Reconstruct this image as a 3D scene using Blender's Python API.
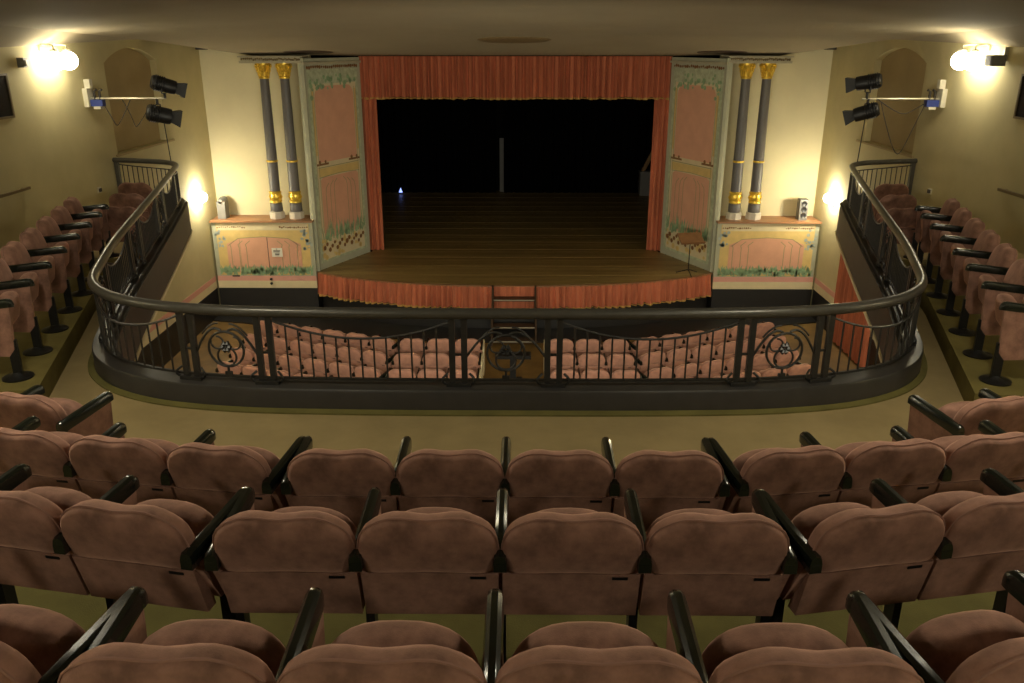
import bpy, bmesh, math, random
from mathutils import Vector, Matrix
random.seed(7)
for o in list(bpy.data.objects): bpy.data.objects.remove(o, do_unlink=True)
scene = bpy.context.scene
COL = scene.collection
PI = math.pi

# ------------------------------------------------------------------ camera, world, exposure
cam_d = bpy.data.cameras.new('camera'); cam = bpy.data.objects.new('camera', cam_d); COL.objects.link(cam)
cam_d.sensor_width = 36.0; cam_d.lens = 36.0 * 832.3 / 1024.0
cam_d.clip_start = 0.05; cam_d.clip_end = 200
PITCH = math.atan(300 / 832.3)
cam.location = (0.13, 0.0, 6.5)
cam.rotation_euler = (PI / 2 - PITCH, 0, math.radians(0.55))
scene.camera = cam
world = bpy.data.worlds.new('world'); scene.world = world; world.use_nodes = True
world.node_tree.nodes['Background'].inputs[0].default_value = (0.02, 0.02, 0.02, 1)
world.node_tree.nodes['Background'].inputs[1].default_value = 0.0
scene.view_settings.view_transform = 'Standard'
scene.view_settings.look = 'None'
scene.view_settings.gamma = 1.0
scene.view_settings.use_curve_mapping = False
scene.view_settings.exposure = 1.35
UP_GLOW = 13.0      # globes of the double sconces
LOW_GLOW = 90.0     # small lamps beside the stage
DOME_GLOW = 48.0    # opal ceiling lamps added above the picture to brighten the gallery seats
LAMP_COL = (1.0, 0.92, 0.70, 1)
FLOOD_W = 160.0     # floodlights added out of view on the gallery parapet to brighten the stage

# ------------------------------------------------------------------ main levels (metres, stalls floor = 0)
AISLE = 3.59; PLAT = 3.79; KERB = 3.79; RAILZ = 4.425; STAGE = 1.1
TIER = [3.79, 4.03, 4.27, 4.51, 4.75]
WX = 7.45                     # side walls
CS = 0.06                     # centre line of the gallery seating

# ------------------------------------------------------------------ materials
def lin(r, g, b):
    return tuple(((c / 255) / 12.92 if c <= 10 else (((c / 255) + 0.055) / 1.055) ** 2.4) for c in (r, g, b))
MATS = {}
def mat(name, rgb, rough=0.7, metal=0.0, var=0.0, scale=4.0, bump=0.0, bscale=60.0, sheen=0.0, coat=0.0, rgb2=None, stretch=None, spec=0.5, detail=4.0):
    m = bpy.data.materials.new(name); m.use_nodes = True
    nt = m.node_tree; bs = nt.nodes['Principled BSDF']
    bs.inputs['Base Color'].default_value = (*rgb, 1)
    bs.inputs['Roughness'].default_value = rough
    bs.inputs['Metallic'].default_value = metal
    bs.inputs['Specular IOR Level'].default_value = spec
    if sheen:
        bs.inputs['Sheen Weight'].default_value = sheen
        bs.inputs['Sheen Roughness'].default_value = 0.45
        bs.inputs['Sheen Tint'].default_value = (min(1, rgb[0] * 2.2 + .2), min(1, rgb[1] * 2.2 + .15), min(1, rgb[2] * 2.2 + .12), 1)
    if coat:
        bs.inputs['Coat Weight'].default_value = coat; bs.inputs['Coat Roughness'].default_value = 0.12
    tc = nt.nodes.new('ShaderNodeTexCoord')
    src = tc.outputs['Object']
    if stretch:
        mp = nt.nodes.new('ShaderNodeMapping'); mp.inputs['Scale'].default_value = stretch
        nt.links.new(src, mp.inputs['Vector']); src = mp.outputs['Vector']
    if var or rgb2:
        n = nt.nodes.new('ShaderNodeTexNoise'); n.inputs['Scale'].default_value = scale; n.inputs['Detail'].default_value = detail
        n.inputs['Roughness'].default_value = 0.62
        nt.links.new(src, n.inputs['Vector'])
        cr = nt.nodes.new('ShaderNodeValToRGB')
        c2 = rgb2 if rgb2 else tuple(c * (1 - var) for c in rgb)
        c1 = rgb if rgb2 else tuple(min(1, c * (1 + var)) for c in rgb)
        cr.color_ramp.elements[0].position = 0.34; cr.color_ramp.elements[1].position = 0.66
        cr.color_ramp.elements[0].color = (*c2, 1); cr.color_ramp.elements[1].color = (*c1, 1)
        nt.links.new(n.outputs['Fac'], cr.inputs['Fac']); nt.links.new(cr.outputs['Color'], bs.inputs['Base Color'])
    if bump:
        n2 = nt.nodes.new('ShaderNodeTexNoise'); n2.inputs['Scale'].default_value = bscale; n2.inputs['Detail'].default_value = 3
        nt.links.new(src, n2.inputs['Vector'])
        bp = nt.nodes.new('ShaderNodeBump'); bp.inputs['Strength'].default_value = bump; bp.inputs['Distance'].default_value = 0.01
        nt.links.new(n2.outputs['Fac'], bp.inputs['Height']); nt.links.new(bp.outputs['Normal'], bs.inputs['Normal'])
    MATS[name] = m
    return m
def emit(name, rgb, strength):
    m = bpy.data.materials.new(name); m.use_nodes = True
    bs = m.node_tree.nodes['Principled BSDF']
    bs.inputs['Base Color'].default_value = (0.8, 0.8, 0.75, 1)
    bs.inputs['Emission Color'].default_value = rgb
    bs.inputs['Emission Strength'].default_value = strength
    MATS[name] = m
    return m
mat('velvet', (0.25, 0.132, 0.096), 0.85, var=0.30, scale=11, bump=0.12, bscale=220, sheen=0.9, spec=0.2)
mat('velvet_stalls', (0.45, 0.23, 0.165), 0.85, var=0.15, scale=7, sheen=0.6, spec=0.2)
mat('piping', (0.30, 0.165, 0.125), 0.8, sheen=0.3, spec=0.2)
mat('arm_black', (0.008, 0.011, 0.008), 0.22, coat=0.6, spec=0.5)
mat('black_metal', (0.012, 0.012, 0.012), 0.4, metal=0.3)
mat('rail_paint', (0.085, 0.08, 0.068), 0.32, metal=0.35, var=0.08, scale=12)
mat('iron_paint', (0.032, 0.031, 0.029), 0.38, metal=0.3, var=0.15, scale=20)
mat('kerb_paint', (0.042, 0.039, 0.036), 0.36, var=0.12, scale=6, spec=0.5)
mat('fascia_paint', (0.055, 0.05, 0.044), 0.5, var=0.12, scale=3)
mat('aisle_carpet', (0.33, 0.25, 0.118), 0.9, var=0.10, scale=2.2, bump=0.2, bscale=160, spec=0.2)
mat('olive_carpet', (0.135, 0.118, 0.036), 0.92, var=0.14, scale=3.0, bump=0.25, bscale=160, spec=0.2)
mat('platform_carpet', (0.165, 0.135, 0.042), 0.92, var=0.16, scale=3.0, bump=0.25, bscale=160, spec=0.2)
mat('wall_plaster', (0.55, 0.48, 0.265), 0.85, var=0.07, scale=0.9, bump=0.05, bscale=30, spec=0.25)
mat('wall_front_plaster', (0.68, 0.61, 0.39), 0.85, var=0.05, scale=0.9, bump=0.05, bscale=30, spec=0.25)
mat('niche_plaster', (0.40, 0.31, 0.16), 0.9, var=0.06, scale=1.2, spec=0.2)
mat('ceiling_plaster', (0.32, 0.27, 0.18), 0.9, var=0.05, scale=0.6, spec=0.2)
mat('stalls_floor', (0.20, 0.115, 0.032), 0.6, var=0.22, scale=1.6, spec=0.3)
mat('stage_wood', (0.36, 0.25, 0.085), 0.42, rgb2=(0.21, 0.14, 0.046), scale=2.2, stretch=(0.35, 7.0, 1.0), spec=0.35, detail=6)
mat('stage_wood_b', (0.32, 0.22, 0.075), 0.45, rgb2=(0.19, 0.125, 0.042), scale=2.2, stretch=(0.35, 7.0, 1.0), spec=0.35, detail=6)
mat('dado_dark', (0.016, 0.015, 0.014), 0.45, var=0.1)
mat('stage_black', (0.0035, 0.0035, 0.004), 0.9, spec=0.1)
mat('drape_black', (0.0025, 0.0025, 0.003), 0.95, spec=0.05)
mat('curtain_red', (0.46, 0.14, 0.072), 0.85, var=0.24, scale=7, stretch=(1, 1, .1), sheen=0.25, spec=0.2)  # vertical colour streaks stand in for shade between the folds
mat('gold_fringe', (0.50, 0.30, 0.07), 0.6, var=0.2, scale=30)
mat('gold', (0.85, 0.58, 0.08), 0.28, metal=0.6, var=0.15, scale=14)
mat('column_grey', (0.125, 0.115, 0.11), 0.45, var=0.10, scale=6, stretch=(1, 1, .3))
mat('plinth_white', (0.62, 0.56, 0.46), 0.6, var=0.08, scale=6)
mat('entablature', (0.42, 0.38, 0.26), 0.7, var=0.1, scale=6)
mat('relief_brown', (0.19, 0.13, 0.055), 0.7, var=0.2, scale=14)
mat('panel_frame', (0.42, 0.42, 0.30), 0.7, var=0.06, scale=3)
mat('paint_pink', (0.68, 0.36, 0.235), 0.75, var=0.05, scale=2.5)
mat('paint_pink_strip', (0.68, 0.34, 0.27), 0.75)
mat('paint_cream', (0.68, 0.58, 0.36), 0.75, var=0.05, scale=3)
mat('paint_yellow', (0.66, 0.48, 0.18), 0.75, var=0.07, scale=5)
mat('paint_green', (0.27, 0.40, 0.22), 0.75, var=0.25, scale=9)
mat('paint_green_pale', (0.46, 0.50, 0.33), 0.75, var=0.2, scale=9)
mat('paint_line', (0.30, 0.28, 0.13), 0.75)
mat('paint_blue', (0.36, 0.42, 0.38), 0.75, var=0.15, scale=10)
mat('paint_brown', (0.22, 0.10, 0.03), 0.75, var=0.2, scale=12)
mat('ledge_wood', (0.36, 0.17, 0.075), 0.45, var=0.18, scale=3, stretch=(.4, 4, 1))
mat('dark_wood', (0.055, 0.03, 0.014), 0.5, var=0.2, scale=5)
mat('music_wood', (0.24, 0.115, 0.045), 0.5, var=0.15, scale=5)
mat('white_plastic', (0.62, 0.58, 0.45), 0.5)
mat('paper', (0.75, 0.72, 0.62), 0.8)
mat('ink', (0.08, 0.07, 0.06), 0.8)
mat('grey_box', (0.17, 0.165, 0.15), 0.5, var=0.08, scale=8)
mat('blue_plastic', (0.03, 0.05, 0.22), 0.4)
mat('spot_black', (0.010, 0.010, 0.011), 0.45)
mat('spot_label', (0.30, 0.29, 0.28), 0.5)
mat('lens_glass', (0.05, 0.05, 0.06), 0.1, coat=0.5)
mat('steel', (0.45, 0.42, 0.32), 0.35, metal=0.5)
mat('cable', (0.03, 0.025, 0.02), 0.6)
mat('window_dark', (0.022, 0.022, 0.020), 0.25)
mat('frame_wood', (0.20, 0.14, 0.06), 0.6, var=0.1)
mat('ladder_wood', (0.30, 0.17, 0.07), 0.6, var=0.1)
mat('stage_white', (0.16, 0.155, 0.15), 0.7)
emit('globe_glow', LAMP_COL, UP_GLOW)
emit('lamp_glow', LAMP_COL, LOW_GLOW)
emit('dome_glow', LAMP_COL, DOME_GLOW)
emit('blue_glow', (0.25, 0.35, 1.0, 1), 0.9)

# ------------------------------------------------------------------ helpers
class MB:
    def __init__(s): s.v = []; s.f = []
    def add(s, vs, fs):
        b = len(s.v); s.v += [tuple(p) for p in vs]; s.f += [tuple(b + i for i in f) for f in fs]; return s
    def box(s, x0, x1, y0, y1, z0, z1, M=None):
        vs = [Vector((x, y, z)) for x in (x0, x1) for y in (y0, y1) for z in (z0, z1)]
        if M is not None: vs = [M @ p for p in vs]
        return s.add(vs, [(0, 1, 3, 2), (4, 6, 7, 5), (0, 4, 5, 1), (2, 3, 7, 6), (0, 2, 6, 4), (1, 5, 7, 3)])
    def bar(s, a, b, w, d=None, up=(0, 0, 1)):
        a = Vector(a); b = Vector(b); d = d or w; t = (b - a).normalized()
        u = Vector(up)
        if abs(t.dot(u)) > .98: u = Vector((0, 1, 0))
        x = t.cross(u).normalized() * w / 2; y = t.cross(x).normalized() * d / 2
        vs = [p + i * x + j * y for p in (a, b) for i, j in ((-1, -1), (1, -1), (1, 1), (-1, 1))]
        return s.add(vs, [(0, 1, 2, 3), (7, 6, 5, 4), (0, 4, 5, 1), (1, 5, 6, 2), (2, 6, 7, 3), (3, 7, 4, 0)])
    def tube(s, pts, r, n=8, closed=False, caps=True):
        pts = [Vector(p) for p in pts]; m = len(pts); rings = []
        rr = r if isinstance(r, (list, tuple)) else [r] * m
        t0 = (pts[1] - pts[0]).normalized()
        u = Vector((0, 0, 1)) if abs(t0.z) < .9 else Vector((1, 0, 0))
        x = t0.cross(u).normalized()
        vs = []
        for i, p in enumerate(pts):
            if closed: t = (pts[(i + 1) % m] - pts[i - 1])
            else: t = pts[min(i + 1, m - 1)] - pts[max(i - 1, 0)]
            t.normalize()
            x = (x - t * x.dot(t)); x = x.normalized() if x.length > 1e-6 else t.orthogonal().normalized()
            y = t.cross(x)
            for k in range(n):
                a = 2 * PI * k / n; vs.append(p + (x * math.cos(a) + y * math.sin(a)) * rr[i])
        fs = []
        for i in range(m if closed else m - 1):
            j = (i + 1) % m
            for k in range(n):
                l = (k + 1) % n; fs.append((i * n + k, j * n + k, j * n + l, i * n + l))
        if caps and not closed:
            fs.append(tuple(range(n))[::-1]) ; fs.append(tuple((m - 1) * n + k for k in range(n)))
        return s.add(vs, fs)
    def lathe(s, prof, c=(0, 0, 0), n=20, M=None):
        vs = []; m = len(prof)
        for r, z in prof:
            for k in range(n):
                a = 2 * PI * k / n; p = Vector((r * math.cos(a), r * math.sin(a), z))
                p = (M @ p) if M is not None else p
                vs.append(p + Vector(c))
        fs = [(i * n + k, i * n + (k + 1) % n, (i + 1) * n + (k + 1) % n, (i + 1) * n + k) for i in range(m - 1) for k in range(n)]
        if prof[0][0] > 1e-5: fs.append(tuple(range(n))[::-1])
        if prof[-1][0] > 1e-5: fs.append(tuple((m - 1) * n + k for k in range(n)))
        return s.add(vs, fs)
    def prism(s, poly, z0, z1):
        n = len(poly)
        vs = [(x, y, z0) for x, y in poly] + [(x, y, z1) for x, y in poly]
        fs = [tuple(range(n))[::-1], tuple(range(n, 2 * n))] + [(i, (i + 1) % n, n + (i + 1) % n, n + i) for i in range(n)]
        return s.add(vs, fs)
    def mesh(s, name, m, smooth=40):
        me = bpy.data.meshes.new(name); me.from_pydata(s.v, [], s.f); me.update()
        bm = bmesh.new(); bm.from_mesh(me); bmesh.ops.recalc_face_normals(bm, faces=bm.faces); bm.to_mesh(me); bm.free()
        me.materials.append(MATS[m])
        if smooth:
            for p in me.polygons: p.use_smooth = True
            me.set_sharp_from_angle(angle=math.radians(smooth))
        return me
    def build(s, name, m, parent=None, smooth=40):
        return link(name, s.mesh(name, m, smooth), parent)
def link(name, me, parent=None, loc=None):
    o = bpy.data.objects.new(name, me); COL.objects.link(o)
    if parent is not None: o.parent = parent
    if loc is not None: o.location = loc
    return o
def tag(o, label, cat, group=None):
    o['label'] = label; o['category'] = cat
    if group: o['group'] = group
    return o
def thing(name, label, cat, loc=(0, 0, 0), rz=0.0, group=None):
    o = bpy.data.objects.new(name, None); COL.objects.link(o)
    o.empty_display_size = 0.1; o.location = loc; o.rotation_euler = (0, 0, rz)
    return tag(o, label, cat, group)
def struct(o): o['kind'] = 'structure'; return o
def catmull(pts, per=8, closed=False):
    out = []; n = len(pts); P = [Vector(p) for p in pts]
    rng = range(n) if closed else range(n - 1)
    for i in rng:
        if closed: p0, p1, p2, p3 = P[i - 1], P[i], P[(i + 1) % n], P[(i + 2) % n]
        else: p0, p1, p2, p3 = P[max(i - 1, 0)], P[i], P[i + 1], P[min(i + 2, n - 1)]
        for k in range(per):
            t = k / per
            out.append(0.5 * ((2 * p1) + (-p0 + p2) * t + (2 * p0 - 5 * p1 + 4 * p2 - p3) * t * t + (-p0 + 3 * p1 - 3 * p2 + p3) * t ** 3))
    if not closed: out.append(P[-1].copy())
    return out
class Path2:
    """a plan curve with arc length"""
    def __init__(s, pts):
        s.p = [Vector((a[0], a[1])) for a in pts]; s.s = [0.0]
        for i in range(1, len(s.p)): s.s.append(s.s[-1] + (s.p[i] - s.p[i - 1]).length)
        s.L = s.s[-1]
    def at(s, d):
        d = max(0, min(s.L, d)); lo, hi = 0, len(s.s) - 1
        while hi - lo > 1:
            m = (lo + hi) // 2
            if s.s[m] <= d: lo = m
            else: hi = m
        t = (d - s.s[lo]) / max(1e-9, s.s[hi] - s.s[lo])
        return s.p[lo].lerp(s.p[hi], t), (s.p[hi] - s.p[lo]).normalized()
    def off(s, d, o):
        p, _ = s.at(d); a, _ = s.at(d - .03); b, _ = s.at(d + .03); t = (b - a).normalized()
        return p + Vector((t.y, -t.x)) * o
def sweep(mb, path, d0, d1, prof, n):
    """prof: list of (offset, z); closed profile swept along a Path2"""
    m = len(prof); vs = []; fs = []
    for i in range(n + 1):
        d = d0 + (d1 - d0) * i / n
        for o, z in prof:
            q = path.off(d, o); vs.append((q.x, q.y, z))
    for i in range(n):
        for k in range(m):
            l = (k + 1) % m; fs.append((i * m + k, i * m + l, (i + 1) * m + l, (i + 1) * m + k))
    fs.append(tuple(range(m))); fs.append(tuple(n * m + k for k in range(m))[::-1])
    mb.add(vs, fs)
def holed_wall(name, outline, holes, fn, m, thick_fn=None, parent=None):
    """outline and holes in (u,v); fn(u,v,depth)->xyz. A wall face with openings and their reveals."""
    bm = bmesh.new(); edges = []
    for loop in [outline] + [h for h, _ in holes]:
        vs = [bm.verts.new(fn(u, v, 0)) for u, v in loop]
        for i in range(len(vs)): edges.append(bm.edges.new((vs[i], vs[(i + 1) % len(vs)])))
    bmesh.ops.triangle_fill(bm, use_beauty=True, use_dissolve=False, edges=edges)
    for h, dep in holes:
        a = [bm.verts.new(fn(u, v, 0)) for u, v in h]; b = [bm.verts.new(fn(u, v, dep)) for u, v in h]
        for i in range(len(h)):
            j = (i + 1) % len(h); bm.faces.new((a[i], a[j], b[j], b[i]))
    me = bpy.data.meshes.new(name); bm.to_mesh(me); bm.free(); me.materials.append(MATS[m])
    return link(name, me, parent)

# ------------------------------------------------------------------ the shell
RB = -3.6                      # back wall
struct(MB().box(-WX - .2, WX + .2, RB - .2, 22.4, -.2, 0).build('floor', 'stalls_floor', smooth=0))
struct(MB().box(-WX - .2, WX + .2, RB - .2, RB, 0, 7.4).build('wall_back', 'wall_plaster', smooth=0))
ORD = ['first', 'second', 'third', 'fourth', 'fifth', 'sixth', 'seventh', 'eighth']
def arch_loop(y0, y1, zb, zs, zt, n=14):
    L = [(y0, zb), (y1, zb), (y1, zs)]
    cy = (y0 + y1) / 2; h = (y1 - y0) / 2; rise = zt - zs
    R = (h * h + rise * rise) / (2 * rise); a0 = math.asin(h / R)
    for i in range(1, n):
        a = a0 - 2 * a0 * i / n; L.append((cy + R * math.sin(a), zs - (R - rise) + R * math.cos(a)))
    L.append((y0, zs)); return L
for sx, side in ((-1, 'left'), (1, 'right')):
    fn = lambda u, v, d, sx=sx: (sx * (WX + d), u, v)
    niche = arch_loop(15.88, 18.2, 4.5, 6.13, 6.39)
    w = holed_wall('wall_' + side, [(RB, 0), (20.75, 0), (20.75, 7.4), (RB, 7.4)], [(niche, .14)], fn, 'wall_plaster')
    struct(w)
    bm = MB(); bm.add([(sx * (WX + .14), u, v) for u, v in niche], [tuple(range(len(niche)))])
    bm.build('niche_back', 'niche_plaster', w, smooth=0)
    MB().box(min(sx * (WX - .03), sx * WX), max(sx * (WX - .03), sx * WX), 15.8, 18.55, 4.46, 4.50).build('niche_sill', 'niche_plaster', w, smooth=0)
    # painted base of the side wall: pink line, cream strip, dark dado
    def strip(nm, m, z0, z1, t):
        a, b = sx * (WX - t), sx * WX
        return MB().box(min(a, b), max(a, b), 6.0, 20.0 if nm != 'x' else 20, z0, z1).build(nm, m, w, smooth=0)
    strip('pink_line', 'paint_pink_strip', .88, 1.01, .006)
    strip('cream_strip', 'paint_cream', .70, .88, .006)
    strip('dark_dado', 'dado_dark', 0, .70, .012)
    # the high dark window near the gallery, in its wooden frame
    yw0, yw1, zw0, zw1 = 12.0, 12.75, 5.46, 6.03
    wd = MB()
    a, b = sorted((sx * (WX - .015), sx * (WX + .01)))
    wd.box(a, b, yw0, yw1, zw0, zw1)
    win = wd.build('window_%d' % (1 if sx < 0 else 2), 'window_dark', None, smooth=0); struct(win)
    fr = MB(); a, b = sorted((sx * (WX - .03), sx * WX))
    for (p, q, r, s_) in ((yw0 - .03, yw1 + .03, zw1, zw1 + .03), (yw0 - .03, yw1 + .03, zw0 - .03, zw0), (yw0 - .03, yw0, zw0, zw1), (yw1, yw1 + .03, zw0, zw1)):
        fr.box(a, b, p, q, r, s_)
    fr.build('window_frame', 'frame_wood', win, smooth=0)
    # end wall above the box, beside the stage
    x0, x1 = sorted((sx * 4.86, sx * (WX + .2)))
    wf = MB().box(x0, x1, 20.7, 20.9, 0, 7.4).build('wall_front_' + side, 'wall_front_plaster', None, smooth=0); struct(wf)
    x0, x1 = sorted((sx * 4.86, sx * 4.93))
    struct(MB().box(x0, x1, 20.12, 20.7, 1.1, 6.14).build('trim_%d' % (3 if sx < 0 else 4), 'panel_frame', None, smooth=0))
    # dark wing wall behind the slanting panel
    x0, x1 = sorted((sx * 3.97, sx * (WX + .2)))
    struct(MB().box(x0, x1, 22.42, 22.52, 0, 7.4).build('trim_%d' % (1 if sx < 0 else 2), 'stage_black', None, smooth=0))
    x0, x1 = sorted((sx * (WX + .0), sx * (WX + .2)))
    struct(MB().box(x0, x1, 22.52, 32.2, 0, 7.4).build('wall_stage_' + side, 'stage_black', None, smooth=0))
struct(MB().box(-WX, WX, 32.1, 32.3, 0, 7.4).build('wall_stage_back', 'stage_black', smooth=0))
struct(MB().box(-WX, WX, 22.45, 32.2, 7.2, 7.4).build('ceiling_stage', 'stage_black', smooth=0))

# ceiling: a shallow vault that coves down to the stage wall, bounded by creases
def lerp_tab(tab, y):
    if y <= tab[0][0]: return tab[0][1]
    for (a, p), (b, q) in zip(tab, tab[1:]):
        if y <= b: return p + (q - p) * (y - a) / (b - a)
    return tab[-1][1]
CW = [(-3.6, 6.3), (5, 6.45), (12.48, 7.02), (17.57, 7.44), (20.7, 6.2), (22.5, 6.0)]
CE = [(-3.6, 7.0), (5, 6.9), (12.48, 6.70), (17.57, 6.535), (20.7, 6.19), (22.5, 6.16)]
CC = [(-3.6, 7.15), (8, 7.10), (12.5, 6.98), (15, 6.80), (17.57, 6.60), (19.2, 6.38), (20.4, 6.23), (20.7, 6.215), (22.5, 6.16)]
ys = [-3.6 + i * .5 for i in range(41)] + [17.25, 17.57, 17.9, 18.25, 18.6, 18.95, 19.3, 19.65, 20.0, 20.35, 20.7, 21.6, 22.5]
ys = sorted(set(round(y, 3) for y in ys)); NU = 24
mb = MB(); vs = []; fs = []
for y in ys:
    w_, e_, c_ = lerp_tab(CW, y), lerp_tab(CE, y), lerp_tab(CC, y)
    for k in range(NU + 1):
        u = -1 + 2 * k / NU; vs.append((u * w_, y, c_ + (e_ - c_) * abs(u) ** 3))
for i in range(len(ys) - 1):
    for k in range(NU):
        a = i * (NU + 1) + k; fs.append((a, a + 1, a + NU + 2, a + NU + 1))
mb.add(vs, fs); ceil = mb.build('ceiling', 'ceiling_plaster', smooth=30); struct(ceil)
for sx in (-1, 1):
    # cove wedge between crease and side wall
    mb = MB(); vs = []; yy = [y for y in ys if y <= 17.57]
    WZ = [(-3.6, 6.28), (5, 6.30), (12.78, 6.405), (17.57, 6.535)]
    for y in yy:
        w_, e_ = lerp_tab(CW, y), lerp_tab(CE, y)
        vs += [(sx * w_, y, e_), (sx * (WX + .02), y, lerp_tab(WZ, y))]
    mb.add(vs, [(2 * i, 2 * i + 1, 2 * i + 3, 2 * i + 2) for i in range(len(yy) - 1)])
    mb.build('cove', 'ceiling_plaster', ceil, smooth=30)
    # raised corner vault next to the stage wall
    mb = MB(); yy = [y for y in ys if 17.57 <= y <= 20.75]; vs = []
    for y in yy:
        w_, e_ = lerp_tab(CW, y), lerp_tab(CE, y)
        vs += [(sx * w_, y, e_), (sx * (w_ - .02), y, 7.0), (sx * (WX + .02), y, 7.0)]
    mb.add(vs, [f for i in range(len(yy) - 1) for f in ((3 * i, 3 * i + 1, 3 * i + 4, 3 * i + 3), (3 * i + 1, 3 * i + 2, 3 * i + 5, 3 * i + 4))])
    mb.build('corner_vault', 'ceiling_plaster', ceil, smooth=0)
# ceiling rose rings
def ceil_z(x, y): return lerp_tab(CC, y) + (lerp_tab(CE, y) - lerp_tab(CC, y)) * abs(x / lerp_tab(CW, y)) ** 3
cv = MB(); cv.lathe([(.0, -.02), (.45, -.02), (.72, -.035), (.80, -.01), (.80, .12)], (0, 0, 0), 28)
o = cv.build('ceiling_vent', 'relief_brown'); o.location = (0, 18.05, ceil_z(0, 18.05) + .01); o.rotation_euler = (math.radians(-7.4), 0, 0); o.scale = (.95, .5, 1)
tag(o, 'dark round ventilation rose set in the middle of the ceiling above the stage', 'vent')
for sx, sd in ((-1, 'left'), (1, 'right')):
    cv = MB(); cv.lathe([(.0, -.02), (.5, -.02), (.62, -.03), (.66, -.005), (.66, .10)], (0, 0, 0), 24)
    o = cv.build('ceiling_vent', 'dark_wood'); o.location = (sx * 4.7, 20.0, ceil_z(4.7, 20.0) + .015); o.rotation_euler = (math.radians(-6.5), 0, 0); o.scale = (.9, .45, 1)
    tag(o, 'flat dark ceiling rose just above the %s painted proscenium panel' % sd, 'vent')

# ------------------------------------------------------------------ gallery: floor, tiers, platforms
HALF = [(0, 6.42), (.8, 6.42), (1.5, 6.435), (2.2, 6.475), (2.85, 6.60), (3.32, 6.82), (3.62, 7.09), (3.83, 7.42), (4.02, 7.95), (4.38, 9.1), (4.92, 11.1), (5.45, 13.05), (5.90, 14.65), (6.05, 15.05), (6.32, 15.33), (6.75, 15.5), (7.44, 15.66)]
hp = catmull([(x, y, 0) for x, y in HALF], 10)
full = [(-p.x, p.y) for p in reversed(hp)][:-1] + [(p.x, p.y) for p in hp]
RAIL = Path2(full); MID = RAIL.L / 2; LEN = RAIL.L
# direction of travel is +x at the centre; off(+) = to the right of travel = towards the seats (−y)
N_S = 260
out_edge = [RAIL.off(LEN * i / N_S, -.07) for i in range(N_S + 1)]
poly = [(-WX, RB)] + [(p.x, p.y) for p in out_edge] + [(WX, RB)]
poly[1] = (-WX, poly[1][1]); poly[-2] = (WX, poly[-2][1])
struct(MB().prism(poly, AISLE - .30, AISLE).build('gallery_floor', 'aisle_carpet', smooth=0))
mb = MB(); sweep(mb, RAIL, 0, LEN, [(-.11, AISLE - .34), (-.075, AISLE - .34), (-.075, KERB - .03), (-.11, KERB - .03)], N_S)
f_ = mb.build('gallery_fascia', 'fascia_paint', smooth=40); struct(f_)
mb = MB(); sweep(mb, RAIL, 0, LEN, [(-.125, AISLE - .39), (.1, AISLE - .39), (.1, AISLE - .30), (-.125, AISLE - .34)], N_S)
mb.build('cream_edge', 'paint_cream', f_, smooth=40)
mb = MB(); sweep(mb, RAIL, 2.0, LEN - 2.0, [(.115, AISLE), (.17, AISLE), (.17, AISLE + .014), (.115, AISLE + .03)], N_S)
struct(mb.build('baseboard_gallery', 'olive_carpet', smooth=40))
ANG1 = math.radians(8.5)
def tier_poly(yc, half=1.15, ang=ANG1, back=RB):
    """front edge: straight in the middle, the sides bent forward"""
    L = WX - half
    return [(-WX, back), (-WX, yc + L * math.tan(ang)), (-half + CS, yc), (half + CS, yc), (WX, yc + L * math.tan(ang)), (WX, back)]
fronts = [5.22, 3.46, 2.48, 1.48, .48]
fronts_side = [4.55]
p1 = [(-WX, RB), (-WX, 4.55), (-4.3, 4.72), (-2.75, 4.25), (-2.35, 5.0), (-1.5, 5.18), (CS - .9, 5.25), (CS + .9, 5.25), (1.6, 5.18), (2.5, 5.0), (2.85, 4.25), (4.3, 4.72), (WX, 4.55), (WX, RB)]
struct(MB().prism(p1, AISLE, TIER[0]).build('gallery_tier', 'aisle_carpet', smooth=0))
for i in range(1, 5):
    struct(MB().prism(tier_poly(fronts[i]), TIER[i - 1], TIER[i]).build('gallery_tier', 'olive_carpet', smooth=0))
# raised side platforms of the wings
for sx, sd in ((-1, 'left'), (1, 'right')):
    pp = [(3.86, 6.30), (4.72, 9.0), (5.17, 10.75), (7.40, 10.75), (7.40, 5.9)]
    pp = [(sx * x, y) for x, y in pp]
    if sx < 0: pp = pp[::-1]
    struct(MB().prism(pp, AISLE, PLAT).build('wing_platform', 'platform_carpet', smooth=0))

# ------------------------------------------------------------------ balustrade
bal = thing('gallery_balustrade', 'dark wrought iron balustrade with thick rounded handrail curving around the gallery edge', 'balustrade', (0, 6.42, AISLE))
BO = Vector(bal.location)
def bl(mb, name, m, parent=bal, smooth=40):
    me = mb.mesh(name, m, smooth)
    o = link(name, me, parent)
    if parent is bal: o.location = -BO
    return o
mb = MB(); mb.tube([(lambda q: (q.x, q.y, RAILZ))(RAIL.off(LEN * i / N_S, 0)) for i in range(N_S + 1)], .046, 12)
bl(mb, 'handrail', 'rail_paint')
mb = MB(); sweep(mb, RAIL, 0, LEN, [(-.07, AISLE), (.11, AISLE), (.11, KERB - .02), (.10, KERB), (-.07, KERB + .012)], N_S)
bl(mb, 'kerb', 'kerb_paint')
mb = MB(); sweep(mb, RAIL, 0, LEN, [(-.012, 3.836), (.012, 3.836), (.012, 3.856), (-.012, 3.856)], N_S)
bl(mb, 'bottom_rail', 'iron_paint')
def P3(d, z, o=0.0):
    q = RAIL.off(d, o); return Vector((q.x, q.y, z))
post_mb = {}
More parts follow.
